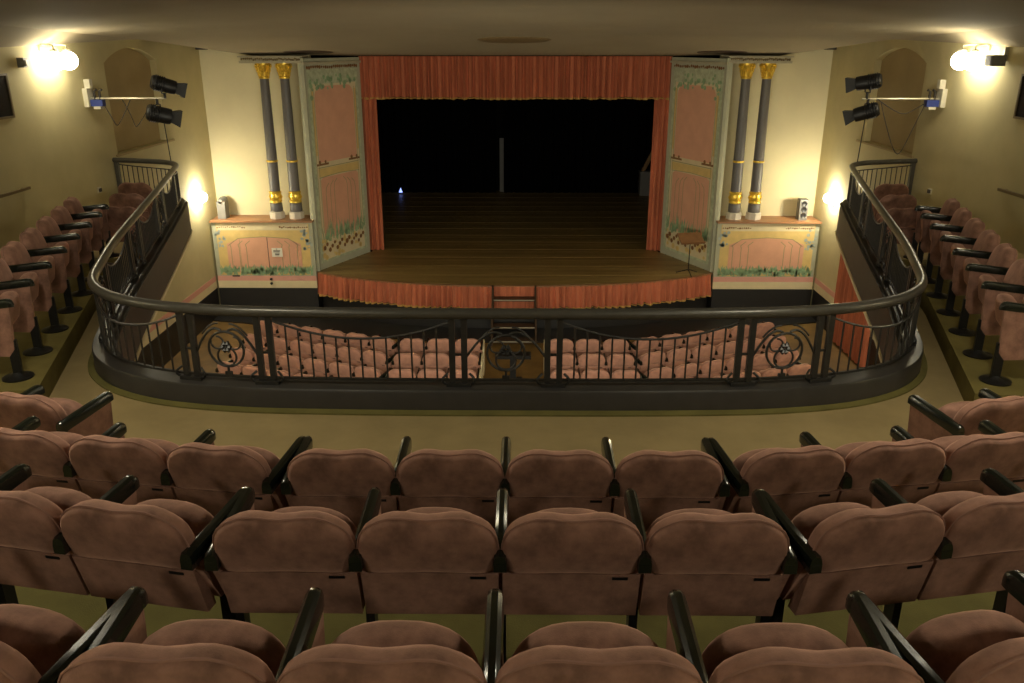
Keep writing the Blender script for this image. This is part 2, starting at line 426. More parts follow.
def post_pair(d):
    for k in (-.05, .05):
        mb = MB()
        a, b = P3(d + k, KERB), P3(d + k, RAILZ - .03)
        t = RAIL.at(d + k)[1]
        mb.bar(a, b, .034, .05, up=(t.x, t.y, 0))
        mb.lathe([(.034, 0), (.034, .02), (.022, .035)], P3(d + k, KERB), 10)
        bl(mb, 'post', 'iron_paint')
    mb = MB()
    for k in (-.09, .09):     # scrolled foot
        pts = [P3(d + k * (1 + .5 * math.sin(t_ * PI)), KERB + .012 + .10 * (1 - t_), .03 * math.sin(t_ * PI)) for t_ in [i / 8 for i in range(9)]]
        mb.tube(pts, .011, 6)
    mb.bar(P3(d - .1, KERB + .02, .03), P3(d + .1, KERB + .02, .03), .024, .03)
    bl(mb, 'post_foot', 'iron_paint')
    mb = MB(); mb.bar(P3(d - .06, KERB + .28), P3(d + .06, KERB + .28), .012, .02); bl(mb, 'post_tie', 'iron_paint')
def baluster_panel(d0, d1, sag=.145):
    n = max(3, round((d1 - d0) / .105)); zt = lambda t: 4.35 - sag * (1 - (2 * t - 1) ** 2)
    mb = MB(); mb.tube([P3(d0 + (d1 - d0) * i / 24, zt(i / 24)) for i in range(25)], .010, 6)
    bl(mb, 'sagging_bar', 'iron_paint')
    for i in range(1, n):
        t = i / n; d = d0 + (d1 - d0) * t
        mb = MB(); mb.tube([P3(d, 3.85), P3(d, zt(t))], .0085, 5, caps=False)
        bl(mb, 'baluster', 'iron_paint')
def rosette(dc, w):
    zc = 4.085
    e = thing_part('rosette', bal)
    def ring(r, du, dz, rad, a0=0, a1=2 * PI, n=24):
        full_ = abs(a1 - a0 - 2 * PI) < 1e-3
        pts = [P3(dc + du + r * math.sin(a0 + (a1 - a0) * i / n), zc + dz + r * math.cos(a0 + (a1 - a0) * i / n)) for i in range(n if full_ else n + 1)]
        return pts, rad, full_
    mb = MB()
    p, r_, c_ = ring(.155, 0, 0, .011); mb.tube(p, r_, 6, closed=c_)
    e_ring = bl(mb, 'ring', 'iron_paint', e)
    mb = MB()
    p, r_, c_ = ring(.082, 0, -.065, .009); mb.tube(p, r_, 6, closed=c_)
    for s_ in (-1, 1):
        p, r_, c_ = ring(.055, s_ * .075, .055, .008, 0, 1.6 * PI); mb.tube(p, r_, 6)
    bl(mb, 'scroll', 'iron_paint', e)
    mb = MB()
    for k in range(6):
        a = k * PI / 3; mb.lathe([(0, -.03), (.026, 0), (0, .03)], P3(dc + .03 * math.cos(a), zc + .02 + .03 * math.sin(a)), 6)
    bl(mb, 'flower', 'iron_paint', e)
    mb = MB()
    for s_ in (-1, 1):   # sweeping leaves from the posts over the ring
        pts = [P3(dc + s_ * (w / 2 - (w / 2 - .03) * t), 4.03 + .235 * math.sin(t * PI * .62)) for t in [i / 10 for i in range(11)]]
        mb.tube(pts, .011, 6)
        pts = [P3(dc + s_ * (.05 + .15 * t), 4.31 - .10 * t * t) for t in [i / 6 for i in range(7)]]
        mb.tube(pts, .008, 6)
    bl(mb, 'leaf_bar', 'iron_paint', e)
    mb = MB(); mb.tube([P3(dc, 3.85), P3(dc, zc - .15)], .011, 6); mb.bar(P3(dc - .03, 3.87), P3(dc + .03, 3.87), .02, .03)
    bl(mb, 'stem', 'iron_paint', e)
def thing_part(name, parent):
    mb = MB(); mb.tube([(0, 0, 0), (0, 0, .001)], .0005, 3)
    o = bpy.data.objects.new(name, None); COL.objects.link(o); o.parent = parent; o.location = -BO; o.empty_display_size = .05
    return o
for d in (MID - .375, MID + .41, MID - 1.98, MID + 1.99, MID - 2.66, MID + 2.67): post_pair(d)
rosette(MID + .0175, .68)
rosette(MID - 2.32, .56); rosette(MID + 2.33, .56)
baluster_panel(MID - 1.90, MID - .45); baluster_panel(MID + .48, MID + 1.92)
for s_ in (-1, 1):
    d = 2.74
    baluster_panel(*sorted((MID + s_ * d, MID + s_ * 4.22)), sag=.16)
    d = 4.30
    while d < MID - 3.2:
        post_pair(MID + s_ * d); rosette(MID + s_ * (d + .36), .58)
        post_pair(MID + s_ * (d + .72)); baluster_panel(*sorted((MID + s_ * (d + .8), MID + s_ * (d + 2.25))))
        d += 2.33
    post_pair(MID + s_ * d)
    baluster_panel(*sorted((MID + s_ * (d + .06), MID + s_ * (MID - .06))), sag=.05)
    # thick end post at the wall
    mb = MB(); mb.bar(P3(MID + s_ * (MID - .05), KERB), P3(MID + s_ * (MID - .05), RAILZ + .02), .07, .07); bl(mb, 'end_post', 'rail_paint')

# ------------------------------------------------------------------ theatre seat
def pillow(outline, c, thick, lean=0.0, zref=0.0, y0=0.0, bulge=.02, inset=.022):
    """outline: (x,z) closed loop; extruded along y with soft edges, leaning forward with height below zref"""
    n = len(outline); cx, cz = c; mb = MB(); vs = []
    rings = [(-.5, 1), (-.42, .45), (-.22, .08), (0, 0), (.22, .08), (.42, .45), (.5, 1)]
    def put(x, y, z): return (x, y0 + y + (zref - z) * lean, z)
    for t, k in rings:
        for x, z in outline:
            dx, dz = x - cx, z - cz; L = math.hypot(dx, dz); s_ = max(0.1, (L - inset * k) / L)
            vs.append(put(cx + dx * s_, t * thick, cz + dz * s_))
    m = len(rings); fs = [(i * n + k, i * n + (k + 1) % n, (i + 1) * n + (k + 1) % n, (i + 1) * n + k) for i in range(m - 1) for k in range(n)]
    for base, sg in ((0, -1), ((m - 1) * n, 1)):
        b = len(vs)
        for x, z in outline:
            dx, dz = x - cx, z - cz; vs.append(put(cx + dx * .6, sg * (thick / 2 + bulge * .8), cz + dz * .6))
        cc = len(vs); vs.append(put(cx, sg * (thick / 2 + bulge), cz))
        for k in range(n):
            l = (k + 1) % n
            fs.append((base + k, base + l, b + l, b + k)); fs.append((b + k, b + l, cc))
    mb.add(vs, fs); return mb
LEAN = 0.25
ctrl = [(-.228, .570), (-.1, .564), (.1, .564), (.228, .570), (.25, .61), (.256, .68), (.228, .775), (.13, .834), (0, .824), (-.13, .834), (-.228, .775), (-.256, .68), (-.25, .61)]
back_out = [(p.x * 1.035, p.z) for p in catmull([(x, 0, z) for x, z in ctrl], 3, closed=True)]
ME = {}
def seat_meshes(vel, suf=''):
    D = {}
    D['backrest'] = pillow(back_out, (0, .69), .105, LEAN, .86, .06, .012, .026).mesh('backrest' + suf, vel, 60)
    mb = MB(); mb.tube([(x, .05 - .012 + (.86 - z) * LEAN, z) for x, z in [((p[0]) * 1.002, .70 + (p[1] - .70) * 1.004) for p in back_out]], .0045, 5, closed=True)
    D['piping'] = mb.mesh('piping' + suf, 'piping', 60)
    mb = MB()
    sh = Matrix(((1, 0, 0, 0), (0, 1, -LEAN, .05 + .86 * LEAN), (0, 0, 1, 0), (0, 0, 0, 1)))
    mb.box(-.262, .262, -.032, .028, .335, .563, sh)
    D['back_panel'] = mb.mesh('back_panel' + suf, vel, 0)
    mb = MB(); mb.box(.155, .215, -.036, -.031, .538, .551, sh)
    D['number_slot'] = mb.mesh('number_slot' + suf, 'black_metal', 0)
    so = [(-.215, .40), (-.07, .385), (.07, .385), (.215, .40), (.234, .46)] + [(.236 * math.copysign(abs(math.cos(a)) ** .8, math.cos(a)), .50 + .18 * math.sin(a) ** .9) for a in [PI * i / 16 for i in range(0, 17)]] + [(-.234, .46)]
    D['seat_cushion'] = pillow(so, (0, .53), .105, -.18, .55, .335, .012, .022).mesh('seat_cushion' + suf, vel, 60)
    mb = MB()   # armrest: rounded bar, front end rounded off
    prof = [(-.0265, -.05), (.0265, -.05), (.0275, -.012), (.022, .010), (.010, .020), (-.010, .020), (-.022, .010), (-.0275, -.012)]
    st = [(0.045, .655, .9), (.057, .660, 1.0), (.25, .668, 1.0), (.485, .680, 1.0), (.515, .678, .92), (.535, .670, .72), (.543, .658, .4)]
    vs = []; n = len(prof)
    for y, z, k in st:
        for a, b in prof: vs.append((a * k, y, z - .015 + (b + .015) * k))
    fs = [(i * n + k, i * n + (k + 1) % n, (i + 1) * n + (k + 1) % n, (i + 1) * n + k) for i in range(len(st) - 1) for k in range(n)]
    fs += [tuple(range(n))[::-1], tuple((len(st) - 1) * n + k for k in range(n))]
    mb.add(vs, fs)
    mb.box(-.024, .024, .044, .09, .605, .64)
    D['armrest'] = mb.mesh('armrest' + suf, 'arm_black', 35)
    mb = MB(); sp = [(.07, .24), (.42, .20), (.475, .26), (.50, .63), (.07, .615)]
    vs = [(x, y, z) for x in (-.024, .024) for y, z in sp]; n = len(sp)
    mb.add(vs, [tuple(range(n)), tuple(range(n, 2 * n))[::-1]] + [(i, (i + 1) % n, n + (i + 1) % n, n + i) for i in range(n)])
    D['side_panel_deep'] = mb.mesh('side_panel_deep' + suf, vel, 0)
    mb = MB(); sp = [(.20, .375), (.43, .35), (.475, .38), (.50, .63), (.08, .615)]
    mb.add([(x, y, z) for x in (-.024, .024) for y, z in sp], [tuple(range(n)), tuple(range(n, 2 * n))[::-1]] + [(i, (i + 1) % n, n + (i + 1) % n, n + i) for i in range(n)])
    D['side_panel'] = mb.mesh('side_panel' + suf, vel, 0)
    mb = MB(); mb.box(-.021, .021, .36, .43, .02, .34); mb.lathe([(.125, 0), (.125, .012), (.05, .03), (.03, .05)], (0, .385, 0), 18)
    D['pedestal_disc'] = mb.mesh('pedestal_disc' + suf, 'black_metal', 40)
    mb = MB(); mb.box(-.018, .018, .25, .31, 0, .36)
    D['pedestal'] = mb.mesh('pedestal' + suf, 'black_metal', 40)
    mb = MB(); mb.box(-.03, .03, .24, .30, .30, .56); mb.box(-.2, .2, .235, .27, .40, .43)
    D['hinge'] = mb.mesh('hinge' + suf, 'black_metal', 0)
    mb = MB(); mb.box(-.012, .012, .02, .47, .05, .68)
    D['end_panel'] = mb.mesh('end_panel' + suf, 'paint_cream', 0)
    return D
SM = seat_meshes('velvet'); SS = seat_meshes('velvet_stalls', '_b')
def seat(x, y, z, rz, label, group, arms=(True, False), pitch=.54, D=SM, endp=(False, False), name='theatre_seat', wing=False):
    t = thing(name, label, 'seat', (x, y, z), rz, group)
    b = link('backrest', D['backrest'], t); link('piping', D['piping'], b)
    p = link('back_panel', D['back_panel'], t); link('number_slot', D['number_slot'], p)
    link('seat_cushion', D['seat_cushion'], t)
    for k, s_ in ((0, -1), (1, 1)):
        dx = s_ * pitch / 2
        if arms[k]:
            ar = link('armrest', D['armrest'], t, (dx, 0, 0)); sp_ = link('side_panel', D['side_panel_deep' if wing else 'side_panel'], t, (dx, 0, 0))
            pe = link('pedestal', D['pedestal_disc' if wing else 'pedestal'], t, (dx, 0, 0))
            if wing:
                ar.scale = (1, .86, 1); sp_.scale = (1, .86, 1)
        if endp[k]: link('end_panel', D['end_panel'], t, (dx + s_ * .04, 0, 0))
    if not (arms[0] or arms[1]): link('pedestal', D['pedestal'], t)
    else: link('hinge', D['hinge'], t)
    return t
ROWN = {1: 'third gallery row from camera', 2: 'second gallery row from camera', 3: 'gallery row nearest camera'}
P = .54
for r, (yb, zt, ns) in {1: (3.555, TIER[0], 4), 2: (2.585, TIER[1], 3), 3: (1.57, TIER[2], 3)}.items():
    g = 'pink velvet seats of the gallery, ' + ROWN[r]
    for i in range(4):
        x = CS + (i - 1.5) * P
        seat(x, yb, zt, 0, 'pink velvet seat, %s from left of the four central ones, %s' % (ORD[i], ROWN[r]), g, (True, i == 3))
    for s_, sd in ((-1, 'left'), (1, 'right')):
        ang = {1: 8.5, 2: 10.5, 3: 12}[r]; a = math.radians(ang)
        ex, ey = CS + s_ * (2 * P + .072), yb
        for i in range(ns):
            d = .031 + (i + .5) * P
            x = ex + s_ * d * math.cos(a); y = ey + d * math.sin(a)
            inner = True; outer = True
            arms = (i == ns - 1, True) if s_ < 0 else (True, i == ns - 1)
            arms = (True, i == 0) if s_ < 0 else (i == 0, True)
            seat(x, y, zt, s_ * a, 'pink velvet seat, %s outward from the %s double armrest, %s' % (ORD[i], sd, ROWN[r]), g, arms)
# extra short row on the aisle level at both sides
for s_, sd in ((-1, 'left'), (1, 'right')):
    a = math.radians(12)
    for i in range(2):
        x = CS + s_ * (3.07 + i * P * math.cos(a)); y = 4.68 + i * P * math.sin(a)
        arms = (True, i == 0) if s_ < 0 else (i == 0, True)
        seat(x, y, AISLE, s_ * a, 'pink velvet seat in the short row before the %s platform, %s' % (sd, ('nearest the aisle', 'farther from the aisle')[i]), 'pink velvet seats of the short side rows', arms)
# wing seats along the platforms
for s_, sd in ((-1, 'left'), (1, 'right')):
    A0 = Vector((4.095, 6.59)); A1 = Vector((5.14, 10.36))
    dirv = (A1 - A0) / 6.0
    face = math.radians(17)
    for i in range(7):
        q = A0 + dirv * i
        fwd = Vector((-math.cos(face), math.sin(face)))       # towards the void and the stage (right wing)
        tip = .46
        armp = q - fwd * tip                                  # rear end of the near armrest
        along = Vector((math.sin(face), math.cos(face)))      # from near arm to far arm
        c = armp + along * .27
        rz = math.atan2(-fwd.x, fwd.y)
        if s_ < 0: rz = -rz
        # armrest nearest the camera
        near_left = (s_ < 0)
        arms = (False, True) if s_ < 0 else (True, False)
        if i == 6: arms = (True, True)
        seat(s_ * c.x, c.y, PLAT, rz, 'pink seat with black armrest, %s from the camera along the %s platform' % (ORD[i], sd), 'pink seats along the wing platforms', arms, wing=True)
    far = [(5.22, 10.95), (5.60, 11.98), (5.92, 12.97)]
    for i, (x, y) in enumerate(far):
        seat(s_ * x, y, AISLE, 0, '%s of three armless pink seats facing the stage near the %s wing end' % (('nearest', 'middle', 'farthest')[i], sd), 'armless pink seats at the far end of the wings', (False, False))
# stalls
SP = .56
rows = [(15.80, 'farthest'), (14.95, 'second farthest'), (14.12, 'third farthest'), (13.36, 'nearest')]
for yb, rn in rows:
    for s_, sd in ((-1, 'left'), (1, 'right')):
        for i in range(3):
            x = .02 + s_ * (.665 + (i + .5) * SP)
            arms = (True, i == 0) if s_ < 0 else (i == 0, True)
            ep = (False, i == 0) if s_ < 0 else (i == 0, False)
            seat(x, yb, 0, 0, 'pink stalls seat, %s %s of the centre aisle, %s visible row' % (ORD[i], sd, rn), 'pink stalls seats seen through the railing', arms, SP, SS, ep, 'stalls_seat')
        a = math.radians(20); ex = .02 + s_ * (.665 + 3 * SP + .14)
        for i in range(6):
            d = (i + .5) * SP
            arms = (True, i == 0) if s_ < 0 else (i == 0, True)
            seat(ex + s_ * d * math.cos(a), yb + .03 + d * math.sin(a), 0, s_ * a, 'pink stalls seat, %s outward in the slanting %s block, %s visible row' % (ORD[i], sd, rn), 'pink stalls seats seen through the railing', arms, SP, SS, (False, False), 'stalls_seat')

# ------------------------------------------------------------------ stage
edge_half = [(0, 18.87), (1.0, 18.90), (2.0, 19.0), (3.0, 19.22), (3.9, 19.53), (4.5, 19.82), (4.88, 20.08)]
eh = catmull([(x, y, 0) for x, y in edge_half], 8)
EDGE = Path2([(-p.x, p.y) for p in reversed(eh)][:-1] + [(p.x, p.y) for p in eh])
EL = EDGE.L; EM = EL / 2
sp_poly = [tuple(EDGE.off(EL * i / 80, 0)) for i in range(81)] + [(4.88, 20.4), (WX, 22.5), (WX, 32.1), (-WX, 32.1), (-WX, 22.5), (-4.88, 20.4)]
stage = struct(MB().prism(sp_poly, STAGE - .3, STAGE - .02).build('stage_floor', 'stage_black', smooth=0))
mb = MB(); sweep(mb, EDGE, 0, EL, [(-.25, 0), (-.06, 0), (-.06, STAGE - .02), (-.25, STAGE - .02)], 60); mb.build('stage_front', 'dado_dark', stage)
# boards: each its own plank running across the stage
def edge_halfwidth(y):
    """half width of the apron at depth y"""
    best = 0
    for i in range(0, 81):
        q = EDGE.off(EM + EM * i / 80, 0)
        if q.y <= y: best = max(best, q.x)
    return best
bw = .30; y = 18.88; k = 0
while y < 31.9:
    y1 = y + bw - .006
    if y < 20.15: x = edge_halfwidth(y + .0) ; x2 = edge_halfwidth(y1)
    elif y < 22.2: x = x2 = 4.86 - (y - 20.15) * .47
    else: x = x2 = 7.3
    mb = MB(); zt = STAGE + (0.0 if k % 3 else .002)
    mb.add([(-x, y, STAGE - .02), (x, y, STAGE - .02), (x2, y1, STAGE - .02), (-x2, y1, STAGE - .02), (-x, y, zt), (x, y, zt), (x2, y1, zt), (-x2, y1, zt)],
           [(3, 2, 1, 0), (4, 5, 6, 7), (0, 1, 5, 4), (1, 2, 6, 5), (2, 3, 7, 6), (3, 0, 4, 7)])
    if x > .05: mb.build('plank', 'stage_wood' if k % 2 else 'stage_wood_b', stage, smooth=0)
    y += bw; k += 1
mb = MB(); sweep(mb, EDGE, 0, EL, [(-.02, STAGE - .04), (.05, STAGE - .04), (.05, STAGE + .004), (-.02, STAGE + .004)], 80); mb.build('edge_board', 'music_wood', stage)
# low dark dais in front of the stage
dais = [tuple(EDGE.off(EL * i / 60, .02)) for i in range(61)]
dais_o = [(-WX + .02, 19.45)] + [tuple(EDGE.off(EL * i / 60, .95)) for i in range(6, 55)] + [(WX - .02, 19.45)]
struct(MB().prism(dais_o + [(WX - .02, 20.0), (4.9, 20.0)] + dais[::-1] + [(-4.9, 20.0), (-WX + .02, 20.0)], 0, .03).build('orchestra_dais', 'dado_dark', smooth=0))

def pleated(mb, path, d0, d1, z0, z1, amp, pitch, nz=6, seed=1, top_amp=.4, flare=0.0, fray=0.0):
    rnd = random.Random(seed); n = max(8, int((d1 - d0) / pitch * 10)); ph = [rnd.uniform(-.8, .8) for _ in range(60)]
    am = [rnd.uniform(.55, 1.25) for _ in range(60)]
    vs = []
    for j in range(nz + 1):
        t = j / nz; z = z1 + (z0 - z1) * t
        for i in range(n + 1):
            d = d0 + (d1 - d0) * i / n; c = (d - d0) / pitch
            kf = (c * .31) % 59; k0 = int(kf); f_ = kf - k0
            p_ = ph[k0] * (1 - f_) + ph[k0 + 1] * f_; a_ = am[k0] * (1 - f_) + am[k0 + 1] * f_
            w = 2.4 * abs(math.sin(PI * c + 2.2 * p_)) - 1.5 + .25 * math.sin(2 * PI * c * 2.3 + 5 * p_)
            o = amp * a_ * w * (top_amp + (1 - top_amp) * t) + flare * t
            q = path.off(d, o); vs.append((q.x, q.y, z + fray * t * math.sin(9 * p_ + c)))
    fs = [(j * (n + 1) + i, j * (n + 1) + i + 1, (j + 1) * (n + 1) + i + 1, (j + 1) * (n + 1) + i) for j in range(nz) for i in range(n)]
    # a back layer gives the cloth thickness
    b = len(vs); vs2 = []
    for j in range(nz + 1):
        for i in range(n + 1):
            x_, y_, z_ = vs[j * (n + 1) + i]
            d = d0 + (d1 - d0) * i / n; q0 = path.off(d, 0); q1 = path.off(d, -.012); vs2.append((x_ + q1.x - q0.x, y_ + q1.y - q0.y, z_))
    fs += [tuple(b + a for a in f)[::-1] for f in fs]
    mb.add(vs + vs2, fs); return mb
def drape(name, label, cat, path, d0, d1, z0, z1, amp, pitch, m, fringe=0.0, seed=1, group=None, top_amp=.4, flare=0.0, fray=0.0):
    q = path.off((d0 + d1) / 2, 0)
    t = thing(name, label, cat, (q.x, q.y, z0), 0, group)
    o = pleated(MB(), path, d0, d1, z0 + fringe, z1, amp, pitch, 6, seed, top_amp, flare, fray).build('cloth', m, t, 180); o.location = (-q.x, -q.y, -z0)
    if fringe:
        # fringe follows the hem
        o = pleated(MB(), path, d0, d1, z0, z0 + fringe, amp, pitch, 1, seed, .98, 0, 0)
        for i, v in enumerate(o.v): pass
        f2 = pleated(MB(), path, d0, d1, z0, z0 + fringe, amp, pitch, 1, seed, 1.0, 0, fray)
        nn = len(f2.v) // 4
        sh = [path.off(d0 + (d1 - d0) * (i % nn) / (nn - 1), flare) - path.off(d0 + (d1 - d0) * (i % nn) / (nn - 1), 0) for i in range(len(f2.v))]
        f2.v = [(x + s_.x, y, z) if False else (x + s_.x, y + s_.y, z) for (x, y, z), s_ in zip(f2.v, sh)]
        o = f2.build('fringe', 'gold_fringe', t, 180); o.location = (-q.x, -q.y, -z0)
    return t
STEP_L, STEP_R = EM - .50, EM + .50
SK = Path2([tuple(EDGE.off(EL * i / 160, .06)) for i in range(161)])
kk = SK.L / EL
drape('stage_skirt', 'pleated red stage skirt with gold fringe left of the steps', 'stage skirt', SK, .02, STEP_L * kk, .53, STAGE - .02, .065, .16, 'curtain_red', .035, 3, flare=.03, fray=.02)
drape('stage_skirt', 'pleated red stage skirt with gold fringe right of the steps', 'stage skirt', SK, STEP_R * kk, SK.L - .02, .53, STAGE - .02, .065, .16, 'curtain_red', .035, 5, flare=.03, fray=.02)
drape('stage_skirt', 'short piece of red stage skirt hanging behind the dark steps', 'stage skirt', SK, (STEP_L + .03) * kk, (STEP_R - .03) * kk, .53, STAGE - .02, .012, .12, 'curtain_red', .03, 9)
# steps up to the stage
st = thing('stage_steps', 'dark wooden steps leading up to the middle of the stage front', 'steps', (0, 18.2, 0))
for s_ in (-1, 1):
    mb = MB(); mb.add([(s_ * .50 + dx, y - 18.2, z) for dx in (-.02, .02) for y, z in ((18.80, .03), (17.62, .03), (17.62, .10), (18.66, 1.12), (18.80, 1.12))],
                      [(0, 1, 2, 3, 4), (9, 8, 7, 6, 5)] + [(i, (i + 1) % 5, 5 + (i + 1) % 5, 5 + i) for i in range(5)])
    mb.build('stringer', 'dark_wood', st, smooth=0)
for i, (y, z) in enumerate(((18.64, .86), (18.36, .62), (18.08, .38), (17.80, .14))):
    t_ = MB().box(-.48, .48, y - 18.2 - .15, y - 18.2 + .13, z - .04, z).build('tread', 'dark_wood', st, smooth=0)
    MB().box(-.47, .47, y - 18.2 - .16, y - 18.2 - .15, z - .018, z + .003).build('nosing', 'steel', t_, smooth=0)
# small stand in the centre aisle
cst = thing('floor_stand', 'low black stand in the centre aisle behind the middle rosette', 'stand', (.0, 15.65, 0))
MB().box(-.06, .06, -.06, .06, .04, .52).build('column', 'black_metal', cst, smooth=0)
MB().box(-.36, .36, -.12, .12, .52, .60).build('top', 'black_metal', cst, smooth=0)
MB().box(-.18, .18, -.16, .16, 0, .04).build('base', 'black_metal', cst, smooth=0)

# proscenium curtains
VP = Path2([(-3.98 + i * .04, 22.28) for i in range(200)])
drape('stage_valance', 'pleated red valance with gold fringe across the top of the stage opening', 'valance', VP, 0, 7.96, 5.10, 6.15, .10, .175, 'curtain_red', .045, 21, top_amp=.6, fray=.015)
for s_, sd in ((-1, 'left'), (1, 'right')):
    lp = Path2([(s_ * 3.98, 22.33), (s_ * 3.60, 22.40)] if s_ < 0 else [(3.60, 22.40), (3.98, 22.33)])
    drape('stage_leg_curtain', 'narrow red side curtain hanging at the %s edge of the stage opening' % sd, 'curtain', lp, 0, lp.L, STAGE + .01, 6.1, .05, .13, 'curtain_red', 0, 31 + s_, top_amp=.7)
# black backdrop in two halves with a gap
BP = Path2([(-7.2 + i * .1, 31.6) for i in range(145)])
drape('black_backdrop', 'black backdrop curtain filling the left half of the stage rear', 'curtain', BP, 0, 6.42, STAGE + .01, 7.1, .06, .30, 'drape_black', 0, 41)
drape('black_backdrop', 'black backdrop curtain filling the right half of the stage rear', 'curtain', BP, 6.72, 12.0, STAGE + .01, 7.1, .06, .30, 'drape_black', 0, 43)
o = MB().box(-.64, -.42, 31.85, 31.9, STAGE, STAGE + 2.0).build('backstage_panel', 'stage_white', smooth=0)
tag(o, 'pale upright board glimpsed through the gap between the black backdrops', 'board')
ld = thing('wooden_ladder', 'short slanting wooden ladder resting on the crate at the right rear of the stage', 'ladder', (4.95, 31.2, STAGE + .89))
for dx in (0, .35):
    mb = MB(); mb.bar((-.30 + dx * .2, -.1 + dx * .5, .0), (.35 + dx * .2, .0 + dx * .5, 1.35), .06, .10); mb.build('rail', 'ladder_wood', ld, smooth=0)
for i in range(7):
    t_ = (i + .5) / 7; mb = MB(); mb.bar((-.30 + .65 * t_, -.1 + .1 * t_, 1.35 * t_), (-.23 + .65 * t_, .075 + .1 * t_, 1.35 * t_), .03, .05); mb.build('rung', 'ladder_wood', ld, smooth=0)
o = MB().box(4.58, 5.4, 31.0, 31.45, STAGE, STAGE + .85).build('stage_crate', 'stage_white', smooth=0)
MB().box(4.56, 5.42, 30.98, 31.47, STAGE + .85, STAGE + .89).build('lid', 'stage_white', o, smooth=0)
tag(o, 'pale crate standing under the short ladder at the right rear of the stage', 'crate')
bl_ = thing('blue_glint', 'tiny blue LED glint modelled as a glowing cone at the left rear of the stage', 'glint', (-4.36, 31.35, STAGE))
mb = MB(); mb.lathe([(.08, 0), (.08, .04), (.03, .06)], (0, 0, 0), 10); mb.build('base', 'black_metal', bl_)
mb = MB(); mb.lathe([(.07, .06), (.05, .10), (.008, .22), (0, .23)], (0, 0, 0), 10); mb.build('lamp', 'blue_glow', bl_)  # glowing cone stands in for the reflection of a blue LED

# ------------------------------------------------------------------ painted panels beside the stage
class Fr:
    def __init__(s, o, u, n): s.o = Vector(o); s.u = Vector(u).normalized(); s.n = Vector(n).normalized(); s.v = Vector((0, 0, 1))
    def p(s, a, b, c=0.0): return s.o + s.u * a + s.v * b + s.n * c
def flat(mb, fr, pts, c): mb.add([fr.p(a, b, c) for a, b in pts], [tuple(range(len(pts)))])
def rect(mb, fr, a0, a1, b0, b1, c): flat(mb, fr, [(a0, b0), (a1, b0), (a1, b1), (a0, b1)], c)
def line(mb, fr, pts, w, c):
    for (a, b), (d, e) in zip(pts, pts[1:]):
        L = math.hypot(d - a, e - b) or 1; nx, ny = -(e - b) / L * w / 2, (d - a) / L * w / 2
        flat(mb, fr, [(a - nx, b - ny), (d - nx, e - ny), (d + nx, e + ny), (a + nx, b + ny)], c)
def disc(mb, fr, a, b, r, c, n=9, sq=1.0): flat(mb, fr, [(a + r * math.cos(2 * PI * k / n), b + r * sq * math.sin(2 * PI * k / n)) for k in range(n)], c)
def blade(mb, fr, a, b, h, lean, w, c):
    flat(mb, fr, [(a - w / 2, b), (a + w / 2, b), (a + w * .45 + lean * .45, b + h * .55), (a + lean, b + h), (a - w * .45 + lean * .4, b + h * .55)], c)
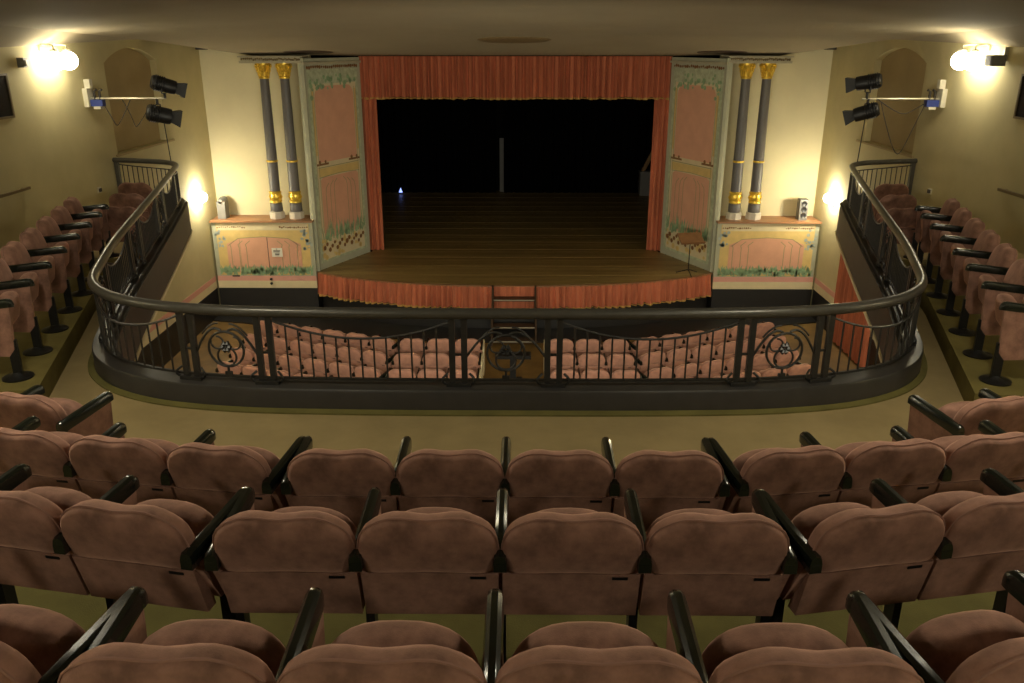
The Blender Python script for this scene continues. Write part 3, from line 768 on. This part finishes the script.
for s_, sd in ((-1, 'left'), (1, 'right')):
    rnd = random.Random(11 + s_)
    A = Vector((s_ * 4.90, 20.12, 0)); B = Vector((s_ * 3.95, 22.18, 0))
    if s_ < 0: O_, U = A, (B - A)
    else: O_, U = B, (A - B)
    W = U.length; un = U.normalized(); nn = Vector((un.y, -un.x, 0))
    if nn.y > 0: nn = -nn
    t = thing('proscenium_panel', 'tall slanting panel painted with pink fields and flowers on the %s of the stage' % sd, 'painted panel', (O_.x, O_.y, STAGE))
    fr = Fr((0, 0, 0), un, nn); H = 5.03
    mb = MB(); mb.add([fr.p(a, b, c) for a in (0, W) for b in (0, H) for c in (-.12, 0)], [(0, 1, 3, 2), (4, 6, 7, 5), (0, 4, 5, 1), (2, 3, 7, 6), (0, 2, 6, 4), (1, 5, 7, 3)])
    mb.build('board', 'panel_frame', t, smooth=0)
    e1, e2, e3, e4 = .004, .007, .010, .013
    mb = MB(); rect(mb, fr, .14, W - .14, .16, 4.78, e1); mb.build('painted_border', 'paint_green_pale', t, smooth=0)
    mb = MB(); rect(mb, fr, .24, W - .24, .22, 4.45, e2); mb.build('painted_yellow_field', 'paint_cream', t, smooth=0)
    mb = MB(); c_ = W / 2; hw = W / 2 - .36
    top = [(c_ - hw, 2.62), (c_ + hw, 2.62), (c_ + hw, 4.15)] + [(c_ + hw - .25 + .25 * math.cos(x), 4.15 + .25 * math.sin(x)) for x in [PI / 2 * i / 5 for i in range(1, 6)]] + [(c_ - hw + .25 - .25 * math.sin(x), 4.15 + .25 * math.cos(x)) for x in [PI / 2 * i / 5 for i in range(0, 6)]]
    flat(mb, fr, top, e3)
    flat(mb, fr, [(c_ - hw, .75), (c_ + hw, .75), (c_ + hw, 2.2), (c_ + hw - .1, 2.26), (c_ - hw + .1, 2.26), (c_ - hw, 2.2)], e3)
    mb.build('painted_pink_field', 'paint_pink', t, smooth=0)
    mb = MB(); rect(mb, fr, .26, .32, 2.8, 4.3, e3); rect(mb, fr, W - .32, W - .26, 2.8, 4.3, e3); rect(mb, fr, .30, W - .30, 2.28, 2.48, e3)
    mb.build('painted_yellow_band', 'paint_yellow', t, smooth=0)
    mb = MB()
    for a in (.25, .335, W - .335, W - .25): line(mb, fr, [(a, .9), (a, 4.35)], .014, e4)
    for k, a in enumerate((.52, .70, .86)):
        for m_ in (0, 1):
            q = lambda x: W - x if m_ else x
            line(mb, fr, [(q(a), .9), (q(a), 1.85 + .05 * k), (q(a + .03), 2.0 + .04 * k), (q(a + .14), 2.1 + .04 * k)], .016, e4)
    line(mb, fr, [(.3, 2.5), (W - .3, 2.5)], .018, e4); line(mb, fr, [(.3, 2.26), (c_, 2.3), (W - .3, 2.26)], .014, e4)
    mb.build('painted_stems', 'paint_line', t, smooth=0)['kind'] = 'stuff'
    mb = MB()
    for i in range(60):
        a = rnd.uniform(.22, W - .22); blade(mb, fr, a, rnd.uniform(.62, .8), rnd.uniform(.2, .48), rnd.uniform(-.09, .09), rnd.uniform(.03, .06), e4 + .001 * (i % 3))
    for i in range(46):
        a = rnd.uniform(.2, W - .2); bb = 4.32 + rnd.uniform(0, .33) - (.25 if a < .42 or a > W - .42 else 0) * rnd.random()
        disc(mb, fr, a, bb, rnd.uniform(.03, .065), e4 + .001 * (i % 3), 6)
    mb.build('painted_leaves', 'paint_green', t, smooth=0)['kind'] = 'stuff'
    mb = MB()
    for i in range(30): disc(mb, fr, rnd.uniform(.22, W - .22), rnd.uniform(.26, .70), rnd.uniform(.03, .075), e4 + .002, 7)
    mb.build('painted_pale_petals', 'paint_yellow', t, smooth=0)['kind'] = 'stuff'
    mb = MB()
    for i in range(17):
        a = .26 + (W - .52) * (i + .5) / 17; disc(mb, fr, a, .52 + .09 * math.sin(i * 2.1), rnd.uniform(.045, .07), e4 + .005, 7)
    for q in (.25, W - .72):
        rect(mb, fr, q, q + .47, 2.55, 2.60, e4); disc(mb, fr, q + .12, 2.63, .05, e4 + .001, 7); disc(mb, fr, q + .34, 2.63, .04, e4 + .001, 7)
    for i in range(26): disc(mb, fr, .16 + (W - .32) * i / 25, 4.83 + rnd.uniform(-.015, .015), rnd.uniform(.025, .045), e4, 6)
    mb.build('painted_flowers', 'paint_brown', t, smooth=0)['kind'] = 'stuff'
    o_ = MB(); o_.add([fr.p(a, b, c) for a in (-.0, W) for b in (4.90, 4.95) for c in (0, .05)], [(0, 1, 3, 2), (4, 6, 7, 5), (0, 4, 5, 1), (2, 3, 7, 6), (0, 2, 6, 4), (1, 5, 7, 3)])
    o_.build('top_moulding', 'entablature', t, smooth=0)

    # ---- the low painted box with ledge and columns
    xa, xb = sorted((s_ * 4.93, s_ * 7.40))
    t = thing('stage_box', 'low wall painted with pink arches and green grass under the columns, %s of the stage' % sd, 'painted box', ((xa + xb) / 2, 20.0, 0))
    ox = Vector((-(xa + xb) / 2, -20.0, 0))
    def bx(nm, m, a0, a1, b0, b1, c0, c1): return MB().box(a0 + ox.x, a1 + ox.x, b0 - 20, b1 - 20, c0, c1).build(nm, m, t, smooth=0)
    bx('body', 'panel_frame', xa, xb, 20.0, 20.68, .70, 2.36)
    bx('dark_base', 'dado_dark', xa, xb, 19.99, 20.6, .0, .70)
    bx('cream_strip', 'paint_cream', xa, xb, 19.992, 20.0, .70, .885)
    bx('pink_strip', 'paint_pink_strip', xa, xb, 19.992, 20.0, .885, 1.01)
    bx('ledge', 'ledge_wood', xa - .02, xb + .02, 19.93, 20.70, 2.36, 2.40)
    fr = Fr((xa + ox.x, 0, 0), (1, 0, 0), (0, -1, 0)); W = xb - xa
    mb = MB(); rect(mb, fr, .10, W - .10, 1.03, 2.32, .003); mb.build('painted_yellow_field', 'paint_yellow', t, smooth=0)
    mb = MB(); rect(mb, fr, .12, W - .12, 2.16, 2.33, .005); mb.build('painted_cream_band', 'paint_cream', t, smooth=0)
    mb = MB(); flat(mb, fr, [(.32, 1.1), (W - .32, 1.1), (W - .32, 1.82), (W - .62, 1.95), (W / 2, 1.99), (.62, 1.95), (.32, 1.82)], .006); mb.build('painted_pink_field', 'paint_pink', t, smooth=0)
    mb = MB()
    line(mb, fr, [(.36, 1.78), (.62, 1.96), (W / 2, 2.0), (W - .62, 1.96), (W - .36, 1.78)], .014, .008)
    for k, a in enumerate((.42, .62, .80)):
        for m_ in (0, 1):
            q = lambda x: W - x if m_ else x
            line(mb, fr, [(q(a), 1.2), (q(a), 1.74), (q(a - .02), 1.80), (q(a + .10), 1.90)], .015, .008)
    mb.build('painted_stems', 'paint_line', t, smooth=0)['kind'] = 'stuff'
    mb = MB()
    for i in range(240):
        a = rnd.uniform(.10, W - .10); blade(mb, fr, a, rnd.uniform(1.02, 1.15), rnd.uniform(.08, .20), rnd.uniform(-.07, .07), rnd.uniform(.03, .055), .009 + .001 * (i % 4))
    mb.build('painted_grass', 'paint_green', t, smooth=0)['kind'] = 'stuff'
    mb = MB()
    for i in range(34):
        a = rnd.uniform(.06, .30) if i % 2 else W - rnd.uniform(.06, .30)
        disc(mb, fr, a, rnd.uniform(1.7, 2.18), rnd.uniform(.02, .05), .009, 6)
    mb.build('painted_blue_leaves', 'paint_blue', t, smooth=0)['kind'] = 'stuff'
    mb = MB()
    for q in (.14, W - .80):
        for i in range(14): disc(mb, fr, q + .66 * i / 13, 2.235 + rnd.uniform(-.012, .012), rnd.uniform(.016, .03), .008, 6, .8)
    mb.build('painted_scroll', 'paint_brown', t, smooth=0)['kind'] = 'stuff'
    if s_ < 0:
        bx('door_seam', 'dado_dark', -6.08, -6.065, 19.993, 20.0, .72, 2.0)
        bx('door_seam', 'paint_line', -6.76, -6.752, 19.993, 20.0, .72, 1.95)
        mb = MB(); mb.lathe([(.03, 0), (.035, .03), (0, .05)], (0, 0, 0), 10, Matrix.Rotation(PI / 2, 4, 'X'))
        for zz in (.93, .82):
            o = MB().lathe([(.0, 0), (.032, .004), (.034, .03), (0, .05)], (0, 0, 0), 10, Matrix.Rotation(PI / 2, 4, 'X')).build('knob', 'black_metal', t); o.location = (-6.06 + ox.x, -.01, zz)
        bx('vent_slot', 'ink', -7.02, -6.84, 19.985, 20.0, .99, 1.03)
        o = MB().box(-5.98, -5.72, 19.978, 19.984, 1.50, 1.72).build('paper_notice', 'paper', smooth=0)
        tag(o, 'small white paper notice pinned to the painted box left of the stage', 'notice')
        mb = MB()
        for k, (w0, w1, zz) in enumerate(((-5.87, -5.84, 1.695), (-5.94, -5.77, 1.655), (-5.94, -5.78, 1.625), (-5.91, -5.79, 1.575), (-5.90, -5.80, 1.55))): mb.box(w0, w1, 19.975, 19.978, zz - .009, zz + .009)
        mb.build('printed_lines', 'ink', o, smooth=0)
    # entablature over the columns
    xe0, xe1 = sorted((s_ * 4.90, s_ * 6.34))
    e = thing('entablature', 'carved beam resting on the two %s columns' % sd, 'entablature', ((xe0 + xe1) / 2, 20.35, 6.03))
    hw = (xe1 - xe0) / 2
    MB().box(-hw, hw, -.25, .34, 0, .05).build('lower_slab', 'entablature', e, smooth=0)
    MB().box(-hw + .03, hw - .03, -.22, .34, .05, .13).build('frieze', 'entablature', e, smooth=0)
    MB().box(-hw - .02, hw + .02, -.28, .34, .13, .155).build('cornice', 'entablature', e, smooth=0)
    mb = MB(); rnd2 = random.Random(5)
    for i in range(30): mb.lathe([(0, -.03), (.028, 0), (0, .03)], (-hw + .06 + (2 * hw - .12) * i / 29, -.225, .088 + rnd2.uniform(-.015, .015)), 6)
    mb.build('carved_leaves', 'relief_brown', e)['kind'] = 'stuff'
    # columns
    for xc, nm in ((5.86, 'outer'), (5.38, 'inner')):
        c = thing('column', '%s of the two slim grey columns with gilt capitals %s of the stage' % (nm, sd), 'column', (s_ * xc, 20.34, 2.40), 0, 'grey and gilt columns beside the stage')
        mb = MB(); mb.lathe([(.19, 0), (.19, .15), (.16, .17)], (0, 0, 0), 8); mb.build('plinth', 'plinth_white', c, smooth=0)
        mb = MB(); mb.lathe([(.145, .17), (.15, .20), (.145, .36), (.13, .38)], (0, 0, 0), 18); mb.build('drum', 'column_grey', c)
        mb = MB(); mb.lathe([(.128, .38), (.15, .40), (.15, .43), (.135, .45), (.145, .50), (.145, .55), (.135, .60), (.15, .62), (.15, .65), (.125, .67)], (0, 0, 0), 18)
        for k in range(8):
            a = 2 * PI * k / 8; mb.lathe([(0, -.06), (.03, 0), (0, .06)], (.145 * math.cos(a), .145 * math.sin(a), .525), 6)
        mb.build('gilt_band', 'gold', c)
        mb = MB(); mb.lathe([(.125, .67), (.122, 1.5), (.112, 2.6), (.104, 3.30)], (0, 0, 0), 20); mb.build('shaft', 'column_grey', c)
        mb = MB(); mb.lathe([(.119, 1.36), (.14, 1.375), (.14, 1.40), (.119, 1.415)], (0, 0, 0), 18); mb.build('gilt_ring', 'gold', c)
        mb = MB(); mb.lathe([(.104, 3.28), (.125, 3.29), (.125, 3.32), (.105, 3.34), (.11, 3.40), (.15, 3.55), (.17, 3.60), (.17, 3.63)], (0, 0, 0), 18)
        for row, (rz_, rr, n_) in enumerate(((3.40, .125, 8), (3.50, .15, 8))):
            for k in range(n_):
                a = 2 * PI * (k + .5 * row) / n_
                pts = [(rr * .85 * math.cos(a), rr * .85 * math.sin(a), rz_ - .06), (rr * math.cos(a), rr * math.sin(a), rz_ + .03), (rr * 1.25 * math.cos(a), rr * 1.25 * math.sin(a), rz_ + .06), (rr * 1.3 * math.cos(a), rr * 1.3 * math.sin(a), rz_ + .035)]
                mb.tube(pts, [.03, .028, .018, .008], 6)
        for k in range(4):
            a = PI / 4 + k * PI / 2; mb.lathe([(0, -.035), (.035, 0), (0, .035)], (.19 * math.cos(a), .19 * math.sin(a), 3.585), 8)
        mb.build('capital', 'gold', c)
# grey box on the left ledge, small black loudspeaker on the right one
b = thing('ledge_box', 'tall grey metal box standing on the ledge by the left corner', 'box', (-7.18, 20.32, 2.40))
MB().box(-.10, .10, -.14, .14, 0, .42).build('body', 'grey_box', b, smooth=0)
mb = MB(); mb.lathe([(0, -.14), (.055, -.14), (.075, -.07), (.1, 0), (.1, .14), (0, .14)], (0, 0, .42), 14, Matrix.Rotation(-PI / 2, 4, 'X')); mb.build('rounded_top', 'grey_box', b)
b = thing('loudspeaker', 'small grey loudspeaker with black cones on the ledge by the right corner', 'loudspeaker', (7.02, 20.28, 2.40))
MB().box(-.10, .10, -.12, .12, 0, .50).build('cabinet', 'grey_box', b, smooth=0)
for zz in (.12, .26, .40):
    o = MB().lathe([(0, 0), (.05, 0), (.065, .012), (.065, -.01)], (0, 0, 0), 14, Matrix.Rotation(PI / 2, 4, 'X')).build('cone', 'spot_black', b); o.location = (0, -.122, zz)
# music stand
ms = thing('music_stand', 'music stand with a brown wooden desk at the right front of the stage', 'music stand', (4.28, 19.93, STAGE), math.radians(12))
for k in range(3):
    a = 2 * PI * k / 3 + .4; mb = MB(); mb.bar((0, 0, .12), (.30 * math.cos(a), .30 * math.sin(a), .012), .018); mb.build('leg', 'black_metal', ms, smooth=0)
MB().lathe([(.012, .08), (.012, .86)], (0, 0, 0), 8).build('pole', 'black_metal', ms)
MB().box(-.30, .30, -.012, .012, -.19, .19, Matrix.Translation((0, -.02, .90)) @ Matrix.Rotation(math.radians(-58), 4, 'X')).build('desk', 'music_wood', ms, smooth=0)
MB().box(-.30, .30, -.06, .0, -.2, -.18, Matrix.Translation((0, -.02, .90)) @ Matrix.Rotation(math.radians(-58), 4, 'X')).build('lip', 'music_wood', ms, smooth=0)
# red curtain over a doorway on the right wall below the wing
cp = Path2([(WX - .10, 18.35), (WX - .10, 16.4)])
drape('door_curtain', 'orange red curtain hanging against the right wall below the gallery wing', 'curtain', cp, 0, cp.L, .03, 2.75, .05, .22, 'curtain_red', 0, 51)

# ------------------------------------------------------------------ lamps
def globe_prof(r, c, n=12): return [(r * math.sin(PI * i / n), c - r * math.cos(PI * i / n)) for i in range(n + 1)]
def sconce(s_, y, z, label, group):
    t = thing('wall_sconce', label, 'wall lamp', (s_ * WX, y, z), 0, group)
    o = MB().box(min(0, -s_ * .03), max(0, -s_ * .03), -.16, .16, .10, .24).build('backplate', 'steel', t, smooth=0)
    for dy in (-.20, .20):
        mb = MB(); mb.tube([(0, dy * .4, .18), (-s_ * .10, dy * .8, .20), (-s_ * .26, dy, .18), (-s_ * .26, dy, .10)], .014, 8); mb.build('arm', 'steel', t)
        mb = MB(); mb.lathe([(.055, .085), (.06, .115), (.02, .13)], (-s_ * .26, dy, 0), 12); mb.build('cap', 'steel', t)
        mb = MB(); mb.lathe(globe_prof(.145, -.05), (-s_ * .26, dy, 0), 18); mb.build('globe', 'globe_glow', t)
    return t
for s_, sd in ((-1, 'left'), (1, 'right')):
    sconce(s_, 13.95, 6.26, 'bright double globe wall lamp high on the %s wall beside the arched niche' % sd, 'double globe wall lamps')
    sconce(s_, 5.2, 6.02, 'added double globe wall lamp on the %s wall beside the seating, outside the picture' % sd, 'double globe wall lamps')  # out-of-view sconce added to light the seating
    sconce(s_, -1.2, 6.02, 'added double globe wall lamp on the %s wall behind the camera' % sd, 'double globe wall lamps')  # unseen sconce added to brighten the seats from behind
    t = thing('wall_lamp', 'bright small wall lamp on the %s wall next to the stage ledge' % sd, 'wall lamp', (s_ * WX, 19.42, 3.05), 0, 'small wall lamps by the stage')
    MB().box(min(0, -s_ * .03), max(0, -s_ * .03), -.05, .05, -.16, -.02).build('bracket', 'steel', t, smooth=0)
    MB().tube([(0, 0, -.1), (-s_ * .12, 0, -.14), (-s_ * .14, 0, -.09)], .012, 8).build('arm', 'steel', t)
    MB().lathe(globe_prof(.11, .02), (-s_ * .14, 0, 0), 16).build('globe', 'lamp_glow', t)

for i, (x, y) in enumerate(((-3.2, 4.6), (3.2, 4.6), (-3.2, -.6), (3.2, -.6))):  # unseen dome lamps, added to brighten the gallery
    zc = ceil_z(x, y)
    t = thing('added_ceiling_lamp', 'added opal dome lamp under the ceiling %s, %s of the picture' % (('above the front seats', 'behind the camera')[i // 2], ('left', 'right')[i % 2]), 'ceiling lamp', (x, y, zc), 0, 'added opal dome lamps over the gallery')
    MB().lathe([(.0, .03), (.24, .03), (.24, -.03), (.20, -.04)], (0, 0, 0), 20).build('ring', 'steel', t)
    MB().lathe([(.21, -.035), (.19, -.09), (.12, -.135), (0, -.15)], (0, 0, 0), 20).build('dome', 'dome_glow', t)
for s_, sd in ((-1, 'left'), (1, 'right')):
    for k, y in enumerate((13.6, 8.5)):  # hidden lamps added under the wings to brighten the stalls
        t = thing('wall_lamp', 'small added wall lamp on the %s stalls wall hidden below the wing, %s' % (sd, ('nearer the stage', 'nearer the back')[k]), 'wall lamp', (s_ * WX, y, 2.75), 0, 'small wall lamps by the stage')
        MB().box(min(0, -s_ * .03), max(0, -s_ * .03), -.05, .05, -.16, -.02).build('bracket', 'steel', t, smooth=0)
        MB().tube([(0, 0, -.1), (-s_ * .12, 0, -.14), (-s_ * .14, 0, -.09)], .012, 8).build('arm', 'steel', t)
        MB().lathe(globe_prof(.11, .02), (-s_ * .14, 0, 0), 16).build('globe', 'lamp_glow', t)

# floodlights added out of sight on the outer parapet to brighten stage and stalls
for i, x in enumerate((-2.1, -.75, .75, 2.1)):
    q = RAIL.off(MID + x, -.30)
    t = thing('floodlight', 'black fill floodlight added out of sight on the outer gallery parapet, %s from the left' % ORD[i], 'floodlight', (q.x, q.y, 3.45), 0, 'added floodlights on the outer parapet')
    MB().box(-.16, .16, -.08, .03, -.11, .11).build('housing', 'spot_black', t, smooth=0)
    MB().bar((0, -.19, .02), (0, -.05, .02), .04).build('bracket', 'spot_black', t, smooth=0)
    ld_ = bpy.data.lights.new('added_flood_lamp', 'SPOT'); ld_.energy = FLOOD_W; ld_.color = LAMP_COL[:3]; ld_.spot_size = math.radians(95); ld_.spot_blend = .8; ld_.shadow_soft_size = .12
    lo = bpy.data.objects.new('added_flood_lamp', ld_); COL.objects.link(lo); lo.parent = t; lo.location = (0, .06, 0)
    lo.rotation_euler = (PI / 2 - math.radians(1), 0, 0)

# ------------------------------------------------------------------ stage lighting booms
def rotz_y(a, b): return Matrix.Rotation(a, 4, 'Y')
for s_, sd in ((-1, 'left'), (1, 'right')):
    yb = 15.05; zb = 5.565
    t = thing('lighting_boom', 'pale horizontal pipe reaching out from the %s wall to carry the stage spotlights' % sd, 'pipe', (s_ * WX, yb, zb))
    MB().box(min(0, -s_ * .08), max(0, -s_ * .08), -.11, .11, -.14, .17).build('wall_box', 'white_plastic', t, smooth=0)
    MB().box(min(-s_ * .02, -s_ * .12), max(-s_ * .02, -s_ * .12), -.05, .05, .17, .32).build('socket', 'white_plastic', t, smooth=0)
    MB().tube([(-s_ * .08, 0, 0), (-s_ * 1.40, 0, 0)], .018, 8).build('pipe', 'steel', t)
    MB().box(min(-s_ * .09, -s_ * .30), max(-s_ * .09, -s_ * .30), -.07, .05, -.13, -.02).build('plug', 'blue_plastic', t, smooth=0)
    MB().box(min(-s_ * .14, -s_ * .26), max(-s_ * .14, -s_ * .26), -.08, .06, -.175, -.13).build('plug_label', 'white_plastic', t, smooth=0)
    for dx in (.15, .24): MB().tube([(-s_ * dx, 0, -.03), (-s_ * dx, 0, .12), (-s_ * (dx + .05), 0, .15)], .022, 6).build('plug_lead', 'cable', t)
    # thin upright tie down to the wing rail
    MB().tube([(-s_ * 1.30, .0, -.35), (-s_ * 1.27, .15, -1.13)], .009, 6).build('tie_rod', 'cable', t)
    # hanging cable loops
    def loop(nm, a, b, sag, lab):
        pts = [(a[0] + (b[0] - a[0]) * q + .03 * math.sin(7 * q), .03 * math.cos(5 * q), a[1] + (b[1] - a[1]) * q - sag * math.sin(PI * q)) for q in [i / 14 for i in range(15)]]
        o = MB().tube([(s_ * WX - s_ * x, yb + y - .02, zb + z) for x, y, z in pts], .008, 5).build('power_cable', 'cable')
        tag(o, lab, 'cable')
    if s_ < 0:
        loop('c', (.25, -.05), (.75, -.02), .42, 'black cable looping from the blue plug under the left lighting pipe')
        loop('c', (.62, -.02), (1.02, -.2), .36, 'black cable loop hanging to the lower left spotlight')
    else:
        loop('c', (.25, -.05), (1.12, .0), .22, 'short black cable loop sagging just under the right lighting pipe')
        loop('c', (.30, -.12), (1.05, -.05), .85, 'long black cable loop hanging deep below the right lighting pipe')
    # two spotlights
    for up, lab in ((1, 'upper'), (0, 'lower')):
        # left: centre and axis in (away from wall, up)
        if s_ < 0: c, tip = ((-6.07, .23), (-5.72, .10)) if up else ((-6.22, -.27), (-5.80, -.39))
        else: c, tip = ((6.13, .28), (5.75, .20)) if up else ((6.16, -.22), (5.74, -.38))
        d = Vector((tip[0] - c[0], -.0, tip[1] - c[1])); d += Vector((0, .22, 0)); d.normalize()
        sp = thing('stage_spotlight', 'black stage spotlight, %s of the two on the %s lighting pipe' % (lab, sd), 'spotlight', (c[0], yb, zb + c[1]))
        q = d.to_track_quat('Z', 'Y').to_matrix().to_4x4()
        big = 1.45 if not (s_ < 0 and not up) else 1.65
        r0 = .085 * big
        MB().lathe([(.0, -.20), (.07 * big, -.20), (r0, -.17), (r0, .14), (r0 * .95, .2)], (0, 0, 0), 14, q).build('housing', 'spot_black', sp)
        MB().lathe([(.075 * big, .18), (.125 * big, .36), (.118 * big, .36), (.07 * big, .2)], (0, 0, 0), 4 if True else 12, q @ Matrix.Rotation(PI / 4, 4, 'Z')).build('barn_door', 'spot_black', sp, smooth=0)
        MB().lathe([(0, .17), (.07, .19), (0, .205)], (0, 0, 0), 12, q).build('lens', 'lens_glass', sp)
        mb = MB()
        for i in range(5): mb.lathe([(r0 * 1.0, -.15 + i * .035), (r0 * 1.12, -.145 + i * .035), (r0 * 1.12, -.135 + i * .035), (r0 * 1.0, -.13 + i * .035)], (0, 0, 0), 12, q)
        mb.build('cooling_fins', 'spot_black', sp)
        MB().box(-.035, .035, -r0 - .012, -r0 + .01, -.14, -.04, q).build('rating_label', 'spot_label', sp, smooth=0)
        sgn = -1 if up else 1
        pz = -c[1]
        MB().tube([(0, -.11, 0), (0, -.11, pz * .6), (0, 0, pz * .65), (0, .11, pz * .6), (0, .11, 0)], .012, 6).build('yoke', 'spot_black', sp)
        MB().bar((0, 0, pz * .6), (0, 0, pz), .035).build('clamp', 'spot_black', sp, smooth=0)
# small fittings on the walls
def fit(name, label, cat, parts, loc):
    t = thing(name, label, cat, loc)
    for nm, m, bx_ in parts: MB().box(*bx_).build(nm, m, t, smooth=0)
    return t
fit('wall_sensor', 'small grey box sensor on the left wall beside the double globe lamp', 'sensor', [('body', 'grey_box', (0, .10, -.06, .06, -.06, .08)), ('face', 'white_plastic', (.10, .12, -.03, .04, -.04, .05))], (-WX, 13.2, 6.19))
t = fit('wall_sensor', 'grey floodlight on a bracket on the right wall beside the double globe lamp', 'sensor', [('body', 'grey_box', (-.26, -.06, -.10, .10, -.07, .09)), ('bracket', 'steel', (-.06, 0, -.02, .02, .0, .20)), ('face', 'spot_label', (-.28, -.26, -.08, .08, -.06, .08))], (WX, 13.3, 6.22))
for s_, sd in ((-1, 'left'), (1, 'right')):
    fit('wall_socket', 'small dark switch on the %s wall behind the wing seats' % sd, 'switch', [('plate', 'white_plastic', (min(0, -s_ * .015), max(0, -s_ * .015), -.06, .06, -.05, .05)), ('switch', 'ink', (min(-s_ * .015, -s_ * .04), max(-s_ * .015, -s_ * .04), -.035, .035, -.03, .03))], (s_ * WX, 14.95, 3.985))
    fit('wall_rail', 'short dark wooden handrail on the %s wall above the wing seats' % sd, 'handrail', [('rail', 'frame_wood', (min(-s_ * .03, -s_ * .07), max(-s_ * .03, -s_ * .07), -.9, .75, -.02, .02)), ('bracket', 'frame_wood', (min(0, -s_ * .03), max(0, -s_ * .03), -.02, .02, -.02, .02)), ('bracket', 'frame_wood', (min(0, -s_ * .03), max(0, -s_ * .03), .60, .64, -.02, .02))], (s_ * WX, 12.0, 4.388))
    cs = thing('corner_speaker', 'small dark loudspeaker mounted under the ceiling in the %s stage corner' % sd, 'loudspeaker', (s_ * 7.33, 20.55, 6.36))
    MB().box(-.11, .11, -.08, .12, -.04, .05).build('body', 'dark_wood', cs, smooth=0)
    MB().box(-.09, .09, -.095, -.08, -.03, .035).build('grille', 'ink', cs, smooth=0)
    MB().box(-.02, .02, .0, .15, .05, .64).build('mount', 'ink', cs, smooth=0)
